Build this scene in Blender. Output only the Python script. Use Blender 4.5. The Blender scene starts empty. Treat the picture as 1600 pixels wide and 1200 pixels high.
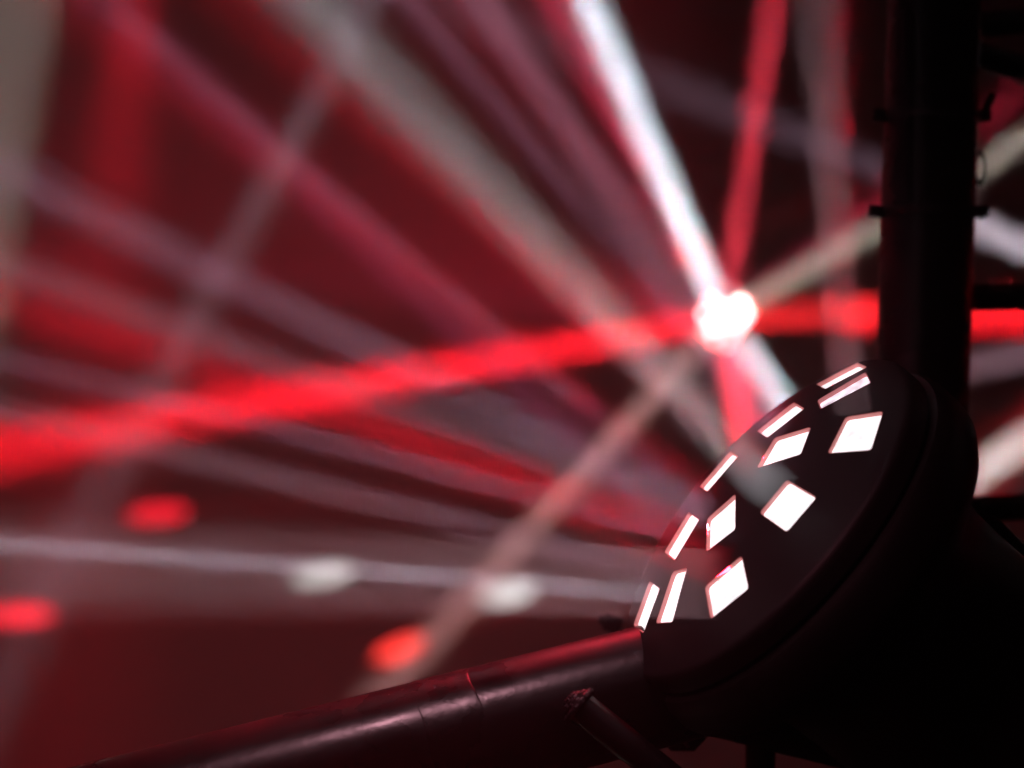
import bpy, bmesh, math, random
from mathutils import Vector, Matrix
random.seed(7)
C = bpy.context.scene.collection
scn = bpy.context.scene
R = math.radians

# ------------------------------------------------------------------ camera, world, exposure
CAM_H = 1.40
cam_d = bpy.data.cameras.new('camera'); cam = bpy.data.objects.new('camera', cam_d); C.objects.link(cam)
cam.location = (0, 0, CAM_H); cam.rotation_euler = (R(90), 0, 0)
cam_d.lens = 75; cam_d.sensor_width = 36; cam_d.clip_start = 0.05; cam_d.clip_end = 60
cam_d.dof.use_dof = True; cam_d.dof.focus_distance = 1.045; cam_d.dof.aperture_fstop = 4.0
scn.camera = cam
w = bpy.data.worlds.new("World"); scn.world = w; w.use_nodes = True
w.node_tree.nodes['Background'].inputs[0].default_value = (0.02, 0.002, 0.004, 1)
w.node_tree.nodes['Background'].inputs[1].default_value = 0.14
scn.view_settings.view_transform = 'Standard'; scn.view_settings.look = 'None'
scn.view_settings.exposure = 0; scn.view_settings.gamma = 1
scn.cycles.use_denoising = True; scn.cycles.use_adaptive_sampling = False
scn.cycles.volume_bounces = 0
scn.cycles.max_bounces = 6
scn.cycles.sample_clamp_indirect = 4
FPX = 75 / 36 * 1600

def P(px, py, y):
    """a point of the place, y metres in front of the lens, seen at that spot of the photograph"""
    return Vector(((px - 800) / FPX * y, y, CAM_H - (py - 600) / FPX * y))

# the near fixture's dome: a shallow cap of this sphere
SC = Vector((.26476, 1.10, -.18362 + CAM_H)); SR = .2139
t0, t1 = -.86999, .22675
AX = Vector((math.sin(t0) * math.cos(t1), -math.sin(t1), math.cos(t0) * math.cos(t1)))
RIM = SC + AX * .19041

def on_sphere(px, py, rad=SR):
    o = Vector((0, 0, CAM_H)); v = (P(px, py, 1) - o).normalized(); c = SC - o; b = v.dot(c)
    d = b * b - c.dot(c) + rad * rad
    q = o + v * (b - math.sqrt(max(d, 0)))
    return SC + (q - SC).normalized() * rad

# ------------------------------------------------------------------ lamps of the place, with added fills
def aim(o, d):
    o.rotation_euler = Vector(d).to_track_quat('-Z', 'Y').to_euler()

def beam(p0, p1, width, spread, color, power, shape='DISK', height=None):
    l = bpy.data.lights.new('beam_lamp', 'AREA'); l.shape = shape; l.size = width
    if height: l.shape = 'ELLIPSE' if shape == 'DISK' else 'RECTANGLE'; l.size_y = height
    l.spread = R(spread); l.color = color; l.energy = power
    o = bpy.data.objects.new('beam_lamp', l); C.objects.link(o)
    o.location = p0; aim(o, p1 - p0)
    return o

WHITE = (1.0, 0.93, 0.90); COOL = (0.86, 0.95, 1.0); CREAM = (1.0, 0.93, 0.78)
PINK = (1.0, 0.52, 0.62); MAUVE = (0.95, 0.48, 0.68); RED = (1.0, 0.010, 0.030); SALMON = (1.0, 0.52, 0.46)
GREY = (1.0, 0.80, 0.76)

# --- the beams of the small far fixture, and added red fills
FX = P(1131, 497, 3.0)
def far(px, py, y, width, spread, color, power, start=.03):
    t = P(px, py, y); d = (t - FX).normalized()
    beam(FX + d * start, t, width, spread, color, power)
far(918, 0, 2.6, .034, 3.4, (0.76, 0.88, 1.0), 4.7)
far(1208, 0, 3.0, .034, 2.4, (1.0, 0.045, 0.08), 2.7)
far(0, 702, 2.6, .044, 4.6, (1.0, .009, .022), 7.0)
far(1600, 469, 3.2, .040, 1.2, (1.0, 0.02, 0.025), 8.0)
far(1600, 222, 3.2, .034, 1.4, (1.0, 0.82, 0.70), 2.3)
far(600, 1080, 2.7, .032, 4.2, (1.0, 0.48, 0.45), 1.2)
far(1330, 775, 3.6, .036, 1.4, (.76, .90, 1.0), 2.6, .085)
far(1440, 262, 3.1, .034, 3.0, (1.0, 0.04, 0.10), 0.9)
far(1172, 740, 3.6, .036, 1.4, (1.0, 0.04, 0.07), 3.8, .085)
far(840, 160, 3.4, .040, 8.0, (1.0, 0.03, 0.08), 1.2)
far(200, 300, 2.6, .050, 40, (1.0, 0.012, 0.05), 1.7)  # broad red fill added to tint the haze, not a single beam
far(1010, 120, 3.8, .050, 30, (1.0, 0.02, 0.07), 1.0)  # second wide red fill, added for the haze higher up
far(300, 420, 3.6, .040, 5.0, (1.0, 0.06, 0.14), 0.4)

# --- the beams of the near fixture, one from each window (window centre, through point, depth there)
def near(px, py, tx, ty, ty_depth, width, spread, color, power, shape='SQUARE', height=None):
    a = on_sphere(px, py); n = (a - SC).normalized(); b = P(tx, ty, ty_depth)
    d = (b - a).normalized()
    beam(a + n * .004 + d * .006, b, width, spread, color, power, shape, height)
near(1232, 790, 530, 50, .85, .0190, 4.5, (.90, .88, .94), .32)
near(1137, 918, 0, 880, .85, .022, 5, (1.0, 0.55, 0.62), .29, height=.032)
near(1340, 677, 1265, 0, 1.0, .017, 2.5, (1.0, 0.58, 0.66), .085)
near(1322, 612, 1290, 0, 1.15, .017, 3, (1.0, 0.50, 0.58), .08)
near(1127, 817, 0, 262, 1.30, .017, 4, (0.80, 0.46, 0.68), .16)
near(1226, 700, 752, 0, 1.20, .018, 3, (1.0, 0.38, 0.56), .22)
near(1226, 700, 640, 0, 1.35, .014, 2.4, (.85, 0.35, 0.55), .08)
near(1047, 932, 0, 850, 1.50, .010, 1.5, (0.92, 0.80, 0.95), .12)
near(1066, 837, 190, 30, 1.8, .015, 4, (1.0, 0.16, 0.36), .075)
near(1127, 817, 330, 140, 1.4, .012, 2.4, (0.9, 0.30, 0.50), .07)
near(1050, 900, 0, 640, 1.5, .014, 3.2, (0.9, 0.45, 0.60), .09)
near(1066, 837, 0, 560, 1.7, .012, 2.4, (0.9, 0.40, 0.62), .07)
near(1127, 817, 300, 520, 1.3, .016, 3.2, (0.75, 0.50, 0.66), .10)
# red light that leaves the same windows at other angles
near(1150, 900, 420, 600, 1.2, .018, 8, RED, .30)
near(1115, 840, 0, 470, 1.5, .016, 4, RED, .24)
near(1130, 790, 380, 215, 1.5, .014, 4.5, RED, .14)
near(1200, 740, 600, 200, 1.7, .016, 4, RED, .20)
near(1222, 660, 870, 0, 1.6, .017, 4, (1.0, 0.05, 0.12), .42)
near(1322, 600, 1313, 0, 1.9, .015, 3, RED, .09)

# --- beams from fixtures out of the picture, crossing the room
def cross(a, b, width, spread, color, power, off=.6):
    pa = P(*a); pb = P(*b); d = (pb - pa).normalized()
    beam(pa - d * off, pb, width, spread, color, power)
cross((590, -20, 3.2), (140, 800, 3.0), .046, 6.0, (0.80, 0.60, 0.74), .45, .1)
cross((218, -20, 2.4), (150, 500, 2.0), .060, 14.0, RED, .66, .05)
cross((1440, 500, 2.8), (1640, 502, 2.8), .040, 1.2, (1.0, .01, .02), 5.5, .1)
cross((40, -20, 2.0), (-70, 600, 2.0), .075, 4.0, (.90, 0.95, 0.82), .75, .3)
cross((1420, 280, 3.4), (930, 90, 3.6), .044, 9.0, (0.80, 0.50, 0.70), .45, .1)
cross((1500, 755, 2.6), (1640, 665, 2.6), .042, 1.0, (1.0, 0.97, 0.92), 3.4, .15)
cross((1500, 340, 2.6), (1640, 405, 2.7), .036, 1.0, (0.95, 0.80, 0.92), 1.7, .10)
cross((1490, 580, 2.6), (1640, 545, 2.7), .036, 1.0, (0.9, 0.50, 0.62), .5, .10)
cross((1500, 800, 3.2), (1640, 640, 3.2), .08, 3.0, RED, 1.4, .3)


# --- narrow lamps high in the room whose light lands on the back wall
def pool(px, py, sx, sy, sz, angle, color, power, blend=.35):
    t = P(px, py, 4.99)
    l = bpy.data.lights.new('pool_lamp', 'SPOT'); l.spot_size = R(angle); l.spot_blend = blend
    l.shadow_soft_size = .002; l.color = color; l.energy = power
    o = bpy.data.objects.new('pool_lamp', l); C.objects.link(o)
    o.location = t + Vector((sx, sy, sz)); aim(o, t - o.location)
pool(268, 801, 2.4, -.72, .2, .40, RED, 8500)
pool(56, 961, 2.4, -.66, .1, .52, RED, 12000)
pool(641, 1008, 2.2, -.85, .9, .52, (1.0, .04, .03), 13000)
pool(527, 895, 2.4, -.72, .4, .34, (.85, 1.0, .95), 5500)
pool(815, 924, 2.3, -.8, .5, .32, (.85, 1.0, .97), 6500)
pool(1082, 392, 1.2, -2.6, .4, .8, (1.0, .03, .05), 5500)

# --- added fills with no seen source: red on the wall, pipe highlights, dome tint
def fill_light(loc, to, size, color, power, spread=120):
    l = bpy.data.lights.new('fill_lamp', 'AREA'); l.shape = 'DISK'; l.size = size
    l.color = color; l.energy = power; l.spread = R(spread)
    o = bpy.data.objects.new('fill_lamp', l); C.objects.link(o); o.location = loc; aim(o, Vector(to) - Vector(loc))
fill_light((-1.2, 1.6, 3.2), (-.5, 5.0, .2), .3, (1.0, .19, .20), 5.2, 66)  # unseen lamp added to redden the back wall
fill_light((.20, 2.6, 2.7), (-.09, 1.02, 1.27), .07, (1.0, .03, .06), .45, 12)  # added for the red strip along the pipe's upper side
fill_light((-.06, .60, 2.3), (-.02, 1.03, 1.25), .06, (1.0, .46, .56), .058, 22)  # added for the pale pink highlight on the pipe

fill_light((-.55, .35, 1.95), RIM, .12, (1.0, .26, .36), .03, 24)  # fill added to lift the dome towards maroon

# ------------------------------------------------------------------ materials
def mat(name, color, rough=.5, metal=0.0, noise=None, bump=None, spec=.5, coat=0):
    m = bpy.data.materials.new(name); m.use_nodes = True; nt = m.node_tree; b = nt.nodes['Principled BSDF']
    b.inputs['Base Color'].default_value = (*color, 1); b.inputs['Roughness'].default_value = rough
    b.inputs['Metallic'].default_value = metal; b.inputs['Specular IOR Level'].default_value = spec
    b.inputs['Coat Weight'].default_value = coat
    tc = nt.nodes.new('ShaderNodeTexCoord')
    if noise:
        sc, lo, hi = noise
        n = nt.nodes.new('ShaderNodeTexNoise'); n.inputs['Scale'].default_value = sc; n.inputs['Detail'].default_value = 8
        nt.links.new(tc.outputs['Object'], n.inputs['Vector'])
        mr = nt.nodes.new('ShaderNodeMapRange'); mr.inputs['From Min'].default_value = .3; mr.inputs['From Max'].default_value = .7
        mr.inputs['To Min'].default_value = lo; mr.inputs['To Max'].default_value = hi
        nt.links.new(n.outputs['Fac'], mr.inputs['Value']); nt.links.new(mr.outputs['Result'], b.inputs['Roughness'])
        mx = nt.nodes.new('ShaderNodeMix'); mx.data_type = 'RGBA'
        mx.inputs[6].default_value = (*[c * .75 for c in color], 1); mx.inputs[7].default_value = (*[min(1, c * 1.25) for c in color], 1)
        nt.links.new(n.outputs['Fac'], mx.inputs[0]); nt.links.new(mx.outputs[2], b.inputs['Base Color'])
    if bump:
        sc, st, dist = bump
        n2 = nt.nodes.new('ShaderNodeTexNoise'); n2.inputs['Scale'].default_value = sc; n2.inputs['Detail'].default_value = 6
        nt.links.new(tc.outputs['Object'], n2.inputs['Vector'])
        bp = nt.nodes.new('ShaderNodeBump'); bp.inputs['Strength'].default_value = st; bp.inputs['Distance'].default_value = dist
        nt.links.new(n2.outputs['Fac'], bp.inputs['Height']); nt.links.new(bp.outputs['Normal'], b.inputs['Normal'])
    return m

def glow(name, color, strength, scale=60, lo=.8, hi=1.15):
    m = bpy.data.materials.new(name); m.use_nodes = True; nt = m.node_tree; b = nt.nodes['Principled BSDF']
    b.inputs['Base Color'].default_value = (.6, .5, .5, 1); b.inputs['Roughness'].default_value = .3
    b.inputs['Emission Color'].default_value = (*color, 1)
    tc = nt.nodes.new('ShaderNodeTexCoord'); n = nt.nodes.new('ShaderNodeTexNoise')
    n.inputs['Scale'].default_value = scale; n.inputs['Detail'].default_value = 5
    nt.links.new(tc.outputs['Object'], n.inputs['Vector'])
    mr = nt.nodes.new('ShaderNodeMapRange'); mr.inputs['From Min'].default_value = .3; mr.inputs['From Max'].default_value = .7
    mr.inputs['To Min'].default_value = strength * lo; mr.inputs['To Max'].default_value = strength * hi
    nt.links.new(n.outputs['Fac'], mr.inputs['Value']); nt.links.new(mr.outputs['Result'], b.inputs['Emission Strength'])
    return m

M_dome = mat('satin_black_plastic', (.030, .022, .024), .45, noise=(14, .38, .55), bump=(900, .15, .0004))
M_house = mat('matte_black_plastic', (.018, .014, .015), .5, noise=(20, .42, .6), bump=(1200, .2, .0003))
M_pipe = mat('gloss_black_paint', (.007, .005, .006), .26, noise=(28, .20, .38), bump=(180, .14, .0010))
M_tape = mat('black_tape', (.009, .006, .007), .28, noise=(60, .2, .36), bump=(120, .3, .0012))
M_weld = mat('painted_weld', (.03, .02, .024), .25, bump=(500, .6, .0015))
M_tie = mat('cable_tie_plastic', (.012, .010, .010), .5, bump=(300, .1, .0005))
M_steel = mat('zinc_steel', (.60, .45, .46), .3, metal=1, noise=(200, .2, .45))
M_label = mat('pale_plastic', (.55, .5, .55), .4, noise=(100, .3, .5))
M_wall = mat('dark_wall_paint', (.22, .19, .19), .9, noise=(1.3, .85, .95), bump=(40, .2, .004))
M_floor = mat('dark_floor', (.05, .045, .045), .6, noise=(3, .45, .7), bump=(60, .2, .003))
M_lens = glow('lit_lens_white', (1.0, .93, .95), 1.25, 190, .82, 1.4)
M_lens2 = glow('lit_lens_mottled', (1.0, .84, .95), 1.15, 260, .55, 1.5)
M_edge = mat('lit_edge_tint', (.80, .36, .34), .75, spec=.1)  # salmon colour stands in for LED light on the hole walls
M_farwhite = glow('far_lens_white', (1.0, .90, .86), 7)
M_farred = glow('far_lens_red', (1.0, .22, .22), 16)

# ------------------------------------------------------------------ mesh helpers
def obj(name, bm, m, parent=None, smooth=True, angle=35):
    me = bpy.data.meshes.new(name); bmesh.ops.recalc_face_normals(bm, faces=bm.faces[:]); bm.to_mesh(me); bm.free()
    me.materials.append(m)
    if smooth:
        for p in me.polygons: p.use_smooth = True
        try: me.set_sharp_from_angle(angle=R(angle))
        except Exception: pass
    o = bpy.data.objects.new(name, me); C.objects.link(o)
    if parent: o.parent = parent; o.matrix_parent_inverse = Matrix.Translation(-parent.location)
    return o

def thing(name, label, cat, loc, group=None):
    o = bpy.data.objects.new(name, None); C.objects.link(o); o.location = loc; o.empty_display_size = .02
    o['label'] = label; o['category'] = cat
    if group: o['group'] = group
    return o

def basis(d):
    d = Vector(d).normalized(); u = d.cross(Vector((0, 0, 1)))
    if u.length < 1e-3: u = Vector((1, 0, 0))
    u.normalize(); return d, u, d.cross(u).normalized()

def tube(bm, pts, r, seg=48, caps=True, wob=0):
    pts = [Vector(p) for p in pts]; rings = []
    for i, p in enumerate(pts):
        d = (pts[min(i + 1, len(pts) - 1)] - pts[max(i - 1, 0)])
        d, u, v = basis(d)
        rr = r[i] if isinstance(r, (list, tuple)) else r
        rings.append([bm.verts.new(p + (u * math.cos(2 * math.pi * k / seg) + v * math.sin(2 * math.pi * k / seg)) * (rr + random.uniform(-wob, wob))) for k in range(seg)])
    for a, b in zip(rings, rings[1:]):
        for k in range(seg): bm.faces.new((a[k], a[(k + 1) % seg], b[(k + 1) % seg], b[k]))
    if caps: bm.faces.new(rings[0]); bm.faces.new(rings[-1])

def pipe(name, a, b, r, m, parent, n=2, seg=64, wob=0):
    bm = bmesh.new(); a = Vector(a); b = Vector(b)
    tube(bm, [a.lerp(b, i / (n - 1)) for i in range(n)], r, seg, wob=wob)
    return obj(name, bm, m, parent)

def lathe(bm, prof, c, ax, seg=160, close=True):
    ax, u, v = basis(ax); rings = []
    for r_, h in prof:
        if r_ < 1e-6: rings.append([bm.verts.new(c + ax * h)]); continue
        rings.append([bm.verts.new(c + ax * h + (u * math.cos(2 * math.pi * k / seg) + v * math.sin(2 * math.pi * k / seg)) * r_) for k in range(seg)])
    for a, b in zip(rings, rings[1:]):
        for k in range(seg):
            k2 = (k + 1) % seg
            if len(a) == 1: bm.faces.new((a[0], b[k], b[k2]))
            elif len(b) == 1: bm.faces.new((a[k], b[0], a[k2]))
            else: bm.faces.new((a[k], a[k2], b[k2], b[k]))

def torus(bm, c, ax, R_, r_, seg=64, rs=12, a0=0, a1=2 * math.pi, sq=1.0, wob=0, ex=1.0):
    ax, u, v = basis(ax); rings = []; full = abs(a1 - a0 - 2 * math.pi) < 1e-6; n = seg if full else seg + 1
    for i in range(n):
        t = a0 + (a1 - a0) * i / seg; rd = u * math.cos(t) + v * math.sin(t) * ex; w_ = random.uniform(-wob, wob)
        rings.append([bm.verts.new(c + rd * R_ + (rd * math.cos(2 * math.pi * k / rs) + ax * math.sin(2 * math.pi * k / rs) * sq) * (r_ + w_)) for k in range(rs)])
    for i in range(n if full else n - 1):
        a = rings[i]; b = rings[(i + 1) % n]
        for k in range(rs): bm.faces.new((a[k], b[k], b[(k + 1) % rs], a[(k + 1) % rs]))

def box(bm, c, size, rot=None, bev=0):
    mt = Matrix.Translation(c) @ (rot.to_4x4() if rot else Matrix.Identity(4)) @ Matrix.Diagonal((*size, 1))
    g = bmesh.ops.create_cube(bm, size=1, matrix=mt)
    if bev: bmesh.ops.bevel(bm, geom=list({e for v in g['verts'] for e in v.link_edges}), offset=bev, segments=3, affect='EDGES', profile=.5)

# ------------------------------------------------------------------ the setting
def structure(name, bm, m):
    o = obj(name, bm, m, smooth=False); o['kind'] = 'structure'; return o
bm = bmesh.new(); box(bm, Vector((0, 2, -.05)), (12, 8, .1)); structure('floor', bm, M_floor)
bm = bmesh.new(); box(bm, Vector((0, 5.1, 2.0)), (12, .2, 4.0 - .004)); structure('wall', bm, M_wall)

# ------------------------------------------------------------------ the near stage light
near_light = thing('stage_light', 'round black stage light in the foreground with bright white square windows in its shallow dome', 'stage light', RIM)

quads = [[(1321.5, 651.5), (1381.5, 642.4), (1362, 704.5), (1292.4, 709.6)],
 [(1186.5, 802), (1230, 749.5), (1277.4, 777.4), (1230, 832.6)],
 [(1101.5, 917), (1160, 867.5), (1171, 920), (1110.5, 968.6)],
 [(1105.4, 810.5), (1150.4, 771), (1150, 827.6), (1103.6, 863.6)],
 [(1210.5, 684.4), (1268.4, 667), (1252.5, 710.5), (1182.6, 732.4)],
 [(1276.5, 626.5), (1353.6, 581.5), (1362, 598.6), (1281.6, 640.6)],
 [(1052, 893), (1074.8, 887), (1051.4, 973.4), (1025, 975)]]
windows = [[on_sphere(*p) for p in q] for q in quads]
# windows near the top of the cap, seen edge-on: centre, the way one edge runs, size
def tangent_quad(px, py, tx, ty, a=.024, b=.024):
    c = on_sphere(px, py); n = (c - SC).normalized()
    t = Vector((tx, 0, -ty)); t = (t - n * t.dot(n)).normalized(); u = n.cross(t)
    return [dome_point(c + t * i * a / 2 + u * j * b / 2, SR) for i, j in ((-1, -1), (1, -1), (1, 1), (-1, 1))]
def dome_point(v, rad): return SC + (v - SC).normalized() * rad
EDGE = [(1064, 837, 46, -68), (1009, 948, 26, -68), (1219, 655, 64, -52), (1314, 586, 58, -33), (1122, 736, 44, -54)]
windows += [tangent_quad(*e) for e in EDGE]

def rounded(corners, rad):
    """outline of a quad with round corners"""
    out = []; n = len(corners)
    for i in range(n):
        p = corners[i]; a = corners[i - 1]; b = corners[(i + 1) % n]
        ra = min(rad, (a - p).length * .4, (b - p).length * .4)
        s = p + (a - p).normalized() * ra; e = p + (b - p).normalized() * ra
        for k in range(5):
            t = k / 4; out.append(s.lerp(p, t).lerp(p.lerp(e, t), t))
    return out

TH = .0026
ang = math.asin(.0975 / SR)
prof = [(SR * math.sin(ang * i / 60), SR * math.cos(ang * i / 60)) for i in range(61)]
h0 = prof[-1][1]
prof += [(.0990, h0 - .0010), (.1000, h0 - .0028), (.1004, h0 - .0055), (.1004, h0 - .0125), (.0960, h0 - .0125)]
inner = SR - TH
prof += [(inner * math.sin(ang * .965 * i / 60), inner * math.cos(ang * .965 * i / 60)) for i in range(60, -1, -1)]
bm = bmesh.new(); lathe(bm, prof, SC, AX, 192)
dome = obj('dome_shell', bm, M_dome, near_light)
bm = bmesh.new()
for q in windows:
    cen = sum(q, Vector()) / 4; nrm = (cen - SC).normalized()
    ol = rounded(q, .0022)
    lo = [bm.verts.new(p - nrm * .02) for p in ol]; hi = [bm.verts.new(p + nrm * .02) for p in ol]
    n = len(ol)
    bm.faces.new(lo[::-1]); bm.faces.new(hi)
    for k in range(n): bm.faces.new((lo[k], lo[(k + 1) % n], hi[(k + 1) % n], hi[k]))
cut = obj('cutter', bm, M_dome, None, False)
md = dome.modifiers.new('holes', 'BOOLEAN'); md.object = cut; md.operation = 'DIFFERENCE'; md.solver = 'EXACT'
bpy.context.view_layer.update()
dg = bpy.context.evaluated_depsgraph_get()
me = bpy.data.meshes.new_from_object(dome.evaluated_get(dg)); dome.modifiers.clear(); dome.data = me
bpy.data.objects.remove(cut)

for i, q in enumerate(windows):
    cen = sum(q, Vector()) / 4; nrm = (cen - SC).normalized()
    # the lit optic, its face just under the shell's outer skin, and an added liner coloured as the lit hole wall
    ol = rounded([cen + (p - cen) * .99 for p in q], .0022)
    bm = bmesh.new(); n = len(ol)
    top = [bm.verts.new(dome_point(p, SR - .0020)) for p in ol]
    bot = [bm.verts.new(dome_point(p, SR - .0050)) for p in ol]
    ct = bm.verts.new(dome_point(cen, SR - .0020 + .0001))
    for k in range(n): bm.faces.new((top[k], top[(k + 1) % n], ct)); bm.faces.new((top[k], bot[k], bot[(k + 1) % n], top[(k + 1) % n]))
    bm.faces.new(bot)
    wnd = obj('window', bm, M_lens2 if i in (5,) else M_lens, near_light)
    bm = bmesh.new(); inn = rounded([cen + (p - cen) * .965 for p in q], .0019); out = rounded([cen + (p - cen) * .998 for p in q], .0022)
    rr = [[bm.verts.new(dome_point(p, SR + h)) for p in o_] for o_, h in ((out, -.0040), (out, .0003), (inn, .0001), (inn, -.0040))]
    for a in range(4):
        A, B = rr[a], rr[(a + 1) % 4]
        for k in range(n): bm.faces.new((A[k], A[(k + 1) % n], B[(k + 1) % n], B[k]))
    obj('window_edge', bm, M_edge, wnd)

bm = bmesh.new()
prof = [(.0, -.008), (.0950, -.008), (.0950, -.0135), (.0985, -.0150), (.1030, -.0165), (.1052, -.020), (.1060, -.026), (.1060, -.036), (.1045, -.042), (.099, -.049), (.088, -.057), (.079, -.064),
        (.0735, -.072), (.0712, -.082), (.0702, -.100), (.0700, -.235), (.066, -.240), (0, -.240)]
lathe(bm, prof, RIM, AX, 160); obj('housing', bm, M_house, near_light)
# the base the head sits in, an angular body running on to the lower right
def slab(name, pts, y0, y1, m, parent, bev=.003):
    bm = bmesh.new()
    a = [bm.verts.new(P(x, y, (y0 + y1) / 2) + Vector((0, y0 - (y0 + y1) / 2, 0))) for x, y in pts]
    b = [bm.verts.new(P(x, y, (y0 + y1) / 2) + Vector((0, y1 - (y0 + y1) / 2, 0))) for x, y in pts]
    bm.faces.new(a); bm.faces.new(b[::-1]); n = len(pts)
    for k in range(n): bm.faces.new((a[k], a[(k + 1) % n], b[(k + 1) % n], b[k]))
    bmesh.ops.recalc_face_normals(bm, faces=bm.faces[:])
    if bev: bmesh.ops.bevel(bm, geom=bm.edges[:], offset=bev, segments=3, affect='EDGES', profile=.5)
    return obj(name, bm, m, parent)
slab('base', [(1052, 1020), (1062, 1075), (1150, 1096), (1222, 1113), (1238, 1098), (1296, 1126), (1700, 1222), (1700, 968), (1532, 800), (1420, 760)], 1.10, 1.18, M_house, near_light)
bm = bmesh.new()
c = P(1557, 1166, 1.088); lathe(bm, [(0, .004), (.0022, .0038), (.0034, .0026), (.0038, .0), (.0038, -.012), (0, -.012)], c, Vector((-.15, -1, .25)), 24)
obj('screw', bm, M_steel, near_light)

# ------------------------------------------------------------------ the lower truss
tr = thing('lighting_truss', 'glossy black truss pipe along the bottom, a thin brace welded to its front', 'truss', P(950, 1085, 1.05))
pa, pb = P(1303, 1000, 1.09), P(-320, 1414, .985)
pipe('chord', pa, pb, .0310, M_pipe, tr, 2, 128)
d = (pb - pa).normalized()
def along(px):
    t = 0
    for k in range(4000):
        q = pa + d * (k * .0003)
        x = q.x / q.y * FPX + 800
        if x <= px: return q
    return q
def creased_sleeve(x0, x1, rad):
    bm = bmesh.new(); a, b = along(x0), along(x1); n = 40; seg = 120; ax, u, v = basis(b - a)
    rings = []
    ph = [random.uniform(0, 6.28) for _ in range(6)]
    for i in range(n + 1):
        ring = []
        for k in range(seg):
            th = 2 * math.pi * k / seg
            t = i / n
            sk = (math.sin(th * 2 + ph[0]) * .003 + math.sin(th * 5 + ph[1]) * .0015) * .6
            dr = .000025 * math.sin(t * 9 + math.sin(th * 3 + ph[2]) * 2) + .00002 * math.sin(t * 17 + th * 4 + ph[3])
            if i in (0, n): dr = -.00012
            ring.append(bm.verts.new(a.lerp(b, t) + ax * sk + (u * math.cos(th) + v * math.sin(th)) * (rad + dr)))
        rings.append(ring)
    for A, B in zip(rings, rings[1:]):
        for k in range(seg): bm.faces.new((A[k], A[(k + 1) % seg], B[(k + 1) % seg], B[k]))
    return obj('tape_wrap', bm, M_tape, tr)
creased_sleeve(752, 660, 0.0311)
b0, b1 = P(897, 1096, 1.016), P(1208, 1347, .995)
pipe('brace', b0, b1, .0076, M_pipe, tr, 2, 64)
bd = (b1 - b0).normalized()
bm = bmesh.new(); torus(bm, b0 + bd * .0032, bd, .0082, .0019, 72, 12, wob=.00035); obj('weld_bead', bm, M_weld, tr)
bm = bmesh.new()
for k in range(3):
    torus(bm, b0 + bd * (.0012 - .0016 * k), bd, .0062 - .0018 * k, .0017, 48, 10, wob=.0003)
obj('weld_bead', bm, M_weld, tr)
pipe('rail', P(1010, 1092, 1.12), P(1760, 1279, 1.12), .0108, M_pipe, tr, 2, 64)
pipe('upright', P(1188, 1150, 1.14), P(1188, 1700, 1.14), .0080, M_pipe, tr, 2, 48)

bm = bmesh.new()
box(bm, P(1069, 1157, 1.098), (.0022, .0012, .0085), Matrix.Rotation(R(-32), 3, 'Y'), .0004)
o = obj('cable_tag', bm, M_label); o['label'] = 'tiny pale plastic tab hanging under the rail below the stage light'; o['category'] = 'tag'
bm = bmesh.new()
tube(bm, [P(x, y, 1.125) for x, y in ((990, 1060), (1008, 1100), (1030, 1135), (1056, 1160), (1078, 1160), (1095, 1140), (1110, 1118))], .0052, 20)
o = obj('cable', bm, M_tie); o['label'] = 'short black cable looping down behind the thin brace'; o['category'] = 'cable'
bm = bmesh.new()
box(bm, P(957, 974, 1.24), (.011, .010, .010), Matrix.Rotation(R(18), 3, 'Y'), .0015)
box(bm, P(943, 968, 1.24), (.006, .006, .005), Matrix.Rotation(R(-12), 3, 'Y'), .001)
box(bm, P(962, 1005, 1.24), (.006, .006, .022), None, .001)
o = obj('clamp_bolt', bm, M_house); o['label'] = 'small dark bolt head poking up behind the pipe, left of the stage light'; o['category'] = 'bolt'

# ------------------------------------------------------------------ the upright truss at the right
tw = thing('truss_tower', 'thick black vertical truss post at the right with thin horizontal braces', 'truss', (P(1446, 600, 1.22).x, 1.22, 0))
top = P(1466, -160, 1.22); bot = P(1440, 640, 1.22); dd = bot - top
low = top + dd * ((top.z - .0) / (top.z - bot.z))
pipe('chord', top, low, .0265, M_pipe, tw, 2, 96)
for a, b in (((1450, 466, 1.23), (1790, 462, 1.36)), ((1450, 48, 1.23), (1800, 15, 1.36)), ((1450, 62, 1.23), (1800, 172, 1.36)), ((1450, 800, 1.23), (1800, 782, 1.36))):
    pipe('brace', P(*a), P(*b), .0078, M_pipe, tw, 2, 48)
    bm = bmesh.new(); aa, bb = P(*a), P(*b); dv = (bb - aa).normalized()
    torus(bm, aa + dv * .0262, dv, .0080, .0026, 48, 10, wob=.0003); obj('weld_bead', bm, M_weld, tw)
up = (top - low).normalized()
G = 'cable ties round the vertical post'
def tie(py, label, tail):
    k = (P(0, py, 1.22).z - low.z) / (top.z - low.z); c = low.lerp(top, k)
    e = thing('cable_tie', label, 'cable tie', c, G)
    bm = bmesh.new(); torus(bm, c, up, .0273, .0010, 96, 10, sq=2.6); obj('strap', bm, M_tie, e)
    bm = bmesh.new(); box(bm, c + Vector((-.0300, -.004, 0)), (.0085, .006, .0072), Matrix.Rotation(R(8), 3, 'Y'), .0008); obj('head', bm, M_tie, e)
    bm = bmesh.new(); tube(bm, [c + Vector(t) for t in tail], .0021, 10); obj('tail', bm, M_tie, e)
    bm = bmesh.new(); box(bm, c + Vector((.0296, -.003, 0)), (.008, .006, .0064), None, .0008); obj('clip', bm, M_tie, e)
tie(182, 'upper cable tie on the black post, its tail sticking up to the right', [(.0306, 0, .001), (.032, 0, .006), (.0355, 0, .013)])
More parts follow.
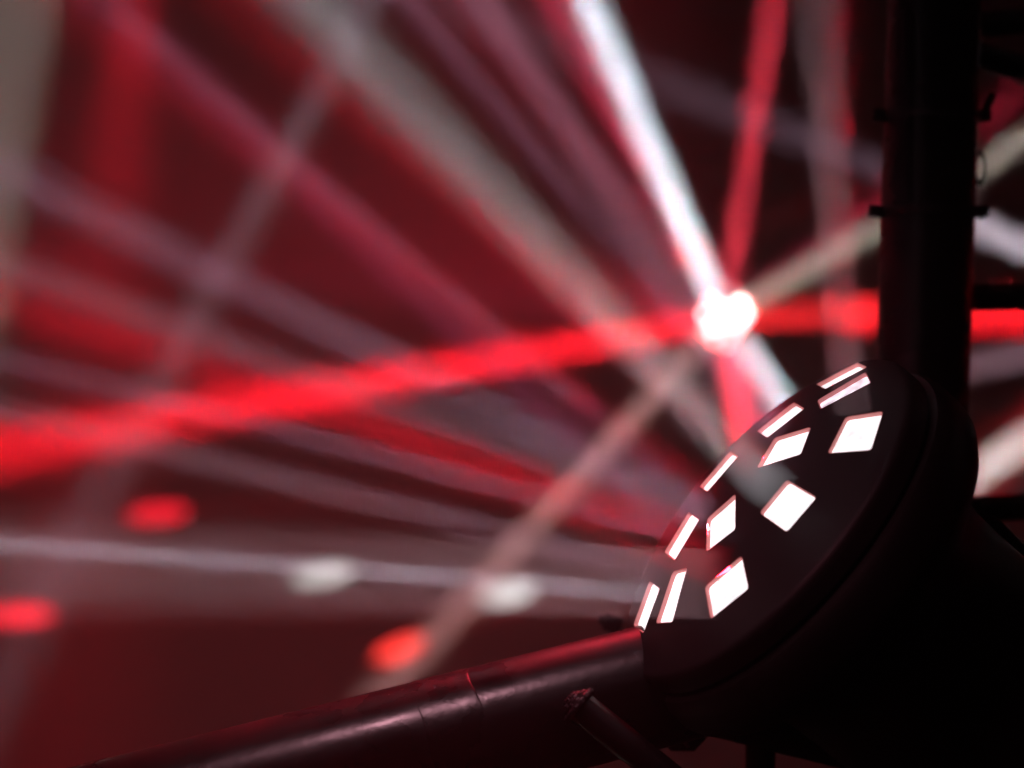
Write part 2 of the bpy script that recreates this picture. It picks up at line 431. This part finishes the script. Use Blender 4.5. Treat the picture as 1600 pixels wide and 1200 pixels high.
tie(331, 'lower cable tie on the black post, level with the cream beam', [(.0306, 0, .001), (.0305, 0, -.002), (.031, 0, -.004)])
bm = bmesh.new(); torus(bm, P(1531, 262, 1.225), Vector((.2, -1, 0)), .0033, .0008, 48, 8, ex=2.6)
o = obj('wire_loop', bm, M_tie); o['label'] = 'thin wire loop sticking out of the right side of the black post'; o['category'] = 'wire'

# ------------------------------------------------------------------ the far fixture
ff = thing('stage_light', 'small far stage light out of focus, a white and red glare where the beams meet', 'stage light', FX)
bm = bmesh.new(); lathe(bm, [(0, .012), (.022, .011), (.034, .006), (.038, -.004), (.034, -.03), (0, -.03)], FX + Vector((0, .024, 0)), Vector((0, -1, 0)), 48)
obj('housing', bm, M_house, ff)
bm = bmesh.new(); box(bm, FX + Vector((0, .085, 0)), (.012, .08, .012), None, .002); obj('bracket', bm, M_house, ff)
for dx, dz, mm, rr in ((-.025, .006, M_farwhite, .0055), (.002, .012, M_farwhite, .0075), (.021, -.008, M_farwhite, .0075), (-.014, -.011, M_farwhite, .0075), (.000, -.004, M_farwhite, .0075), (.010, .006, M_farwhite, .007),
                   (.031, .004, M_farred, .005), (.006, -.036, M_farred, .005), (-.024, -.018, M_farred, .005), (-.016, .024, M_farred, .005), (.024, .020, M_farred, .005), (-.012, -.030, M_farred, .005), (.012, -.024, M_farred, .005)):
    bm = bmesh.new(); lathe(bm, [(0, .004), (rr * .6, .0033), (rr, .001), (rr, -.004), (0, -.004)], FX + Vector((dx, .010, dz)), Vector((0, -1, 0)), 24)
    obj('lens', bm, mm, ff)

# ------------------------------------------------------------------ haze in the room
bm = bmesh.new(); box(bm, Vector((0, 2.2, 1.75)), (12.6, 8.8, 5.5 + .004)); 
hz = bpy.data.materials.new('haze'); hz.use_nodes = True; nt = hz.node_tree; nt.nodes.clear()
ou = nt.nodes.new('ShaderNodeOutputMaterial'); pv = nt.nodes.new('ShaderNodeVolumePrincipled')
pv.inputs['Color'].default_value = (.95, .95, .95, 1); pv.inputs['Density'].default_value = .10; pv.inputs['Anisotropy'].default_value = 0
nt.links.new(pv.outputs[0], ou.inputs['Volume'])
o = obj('haze', bm, hz, smooth=False); o['kind'] = 'stuff'
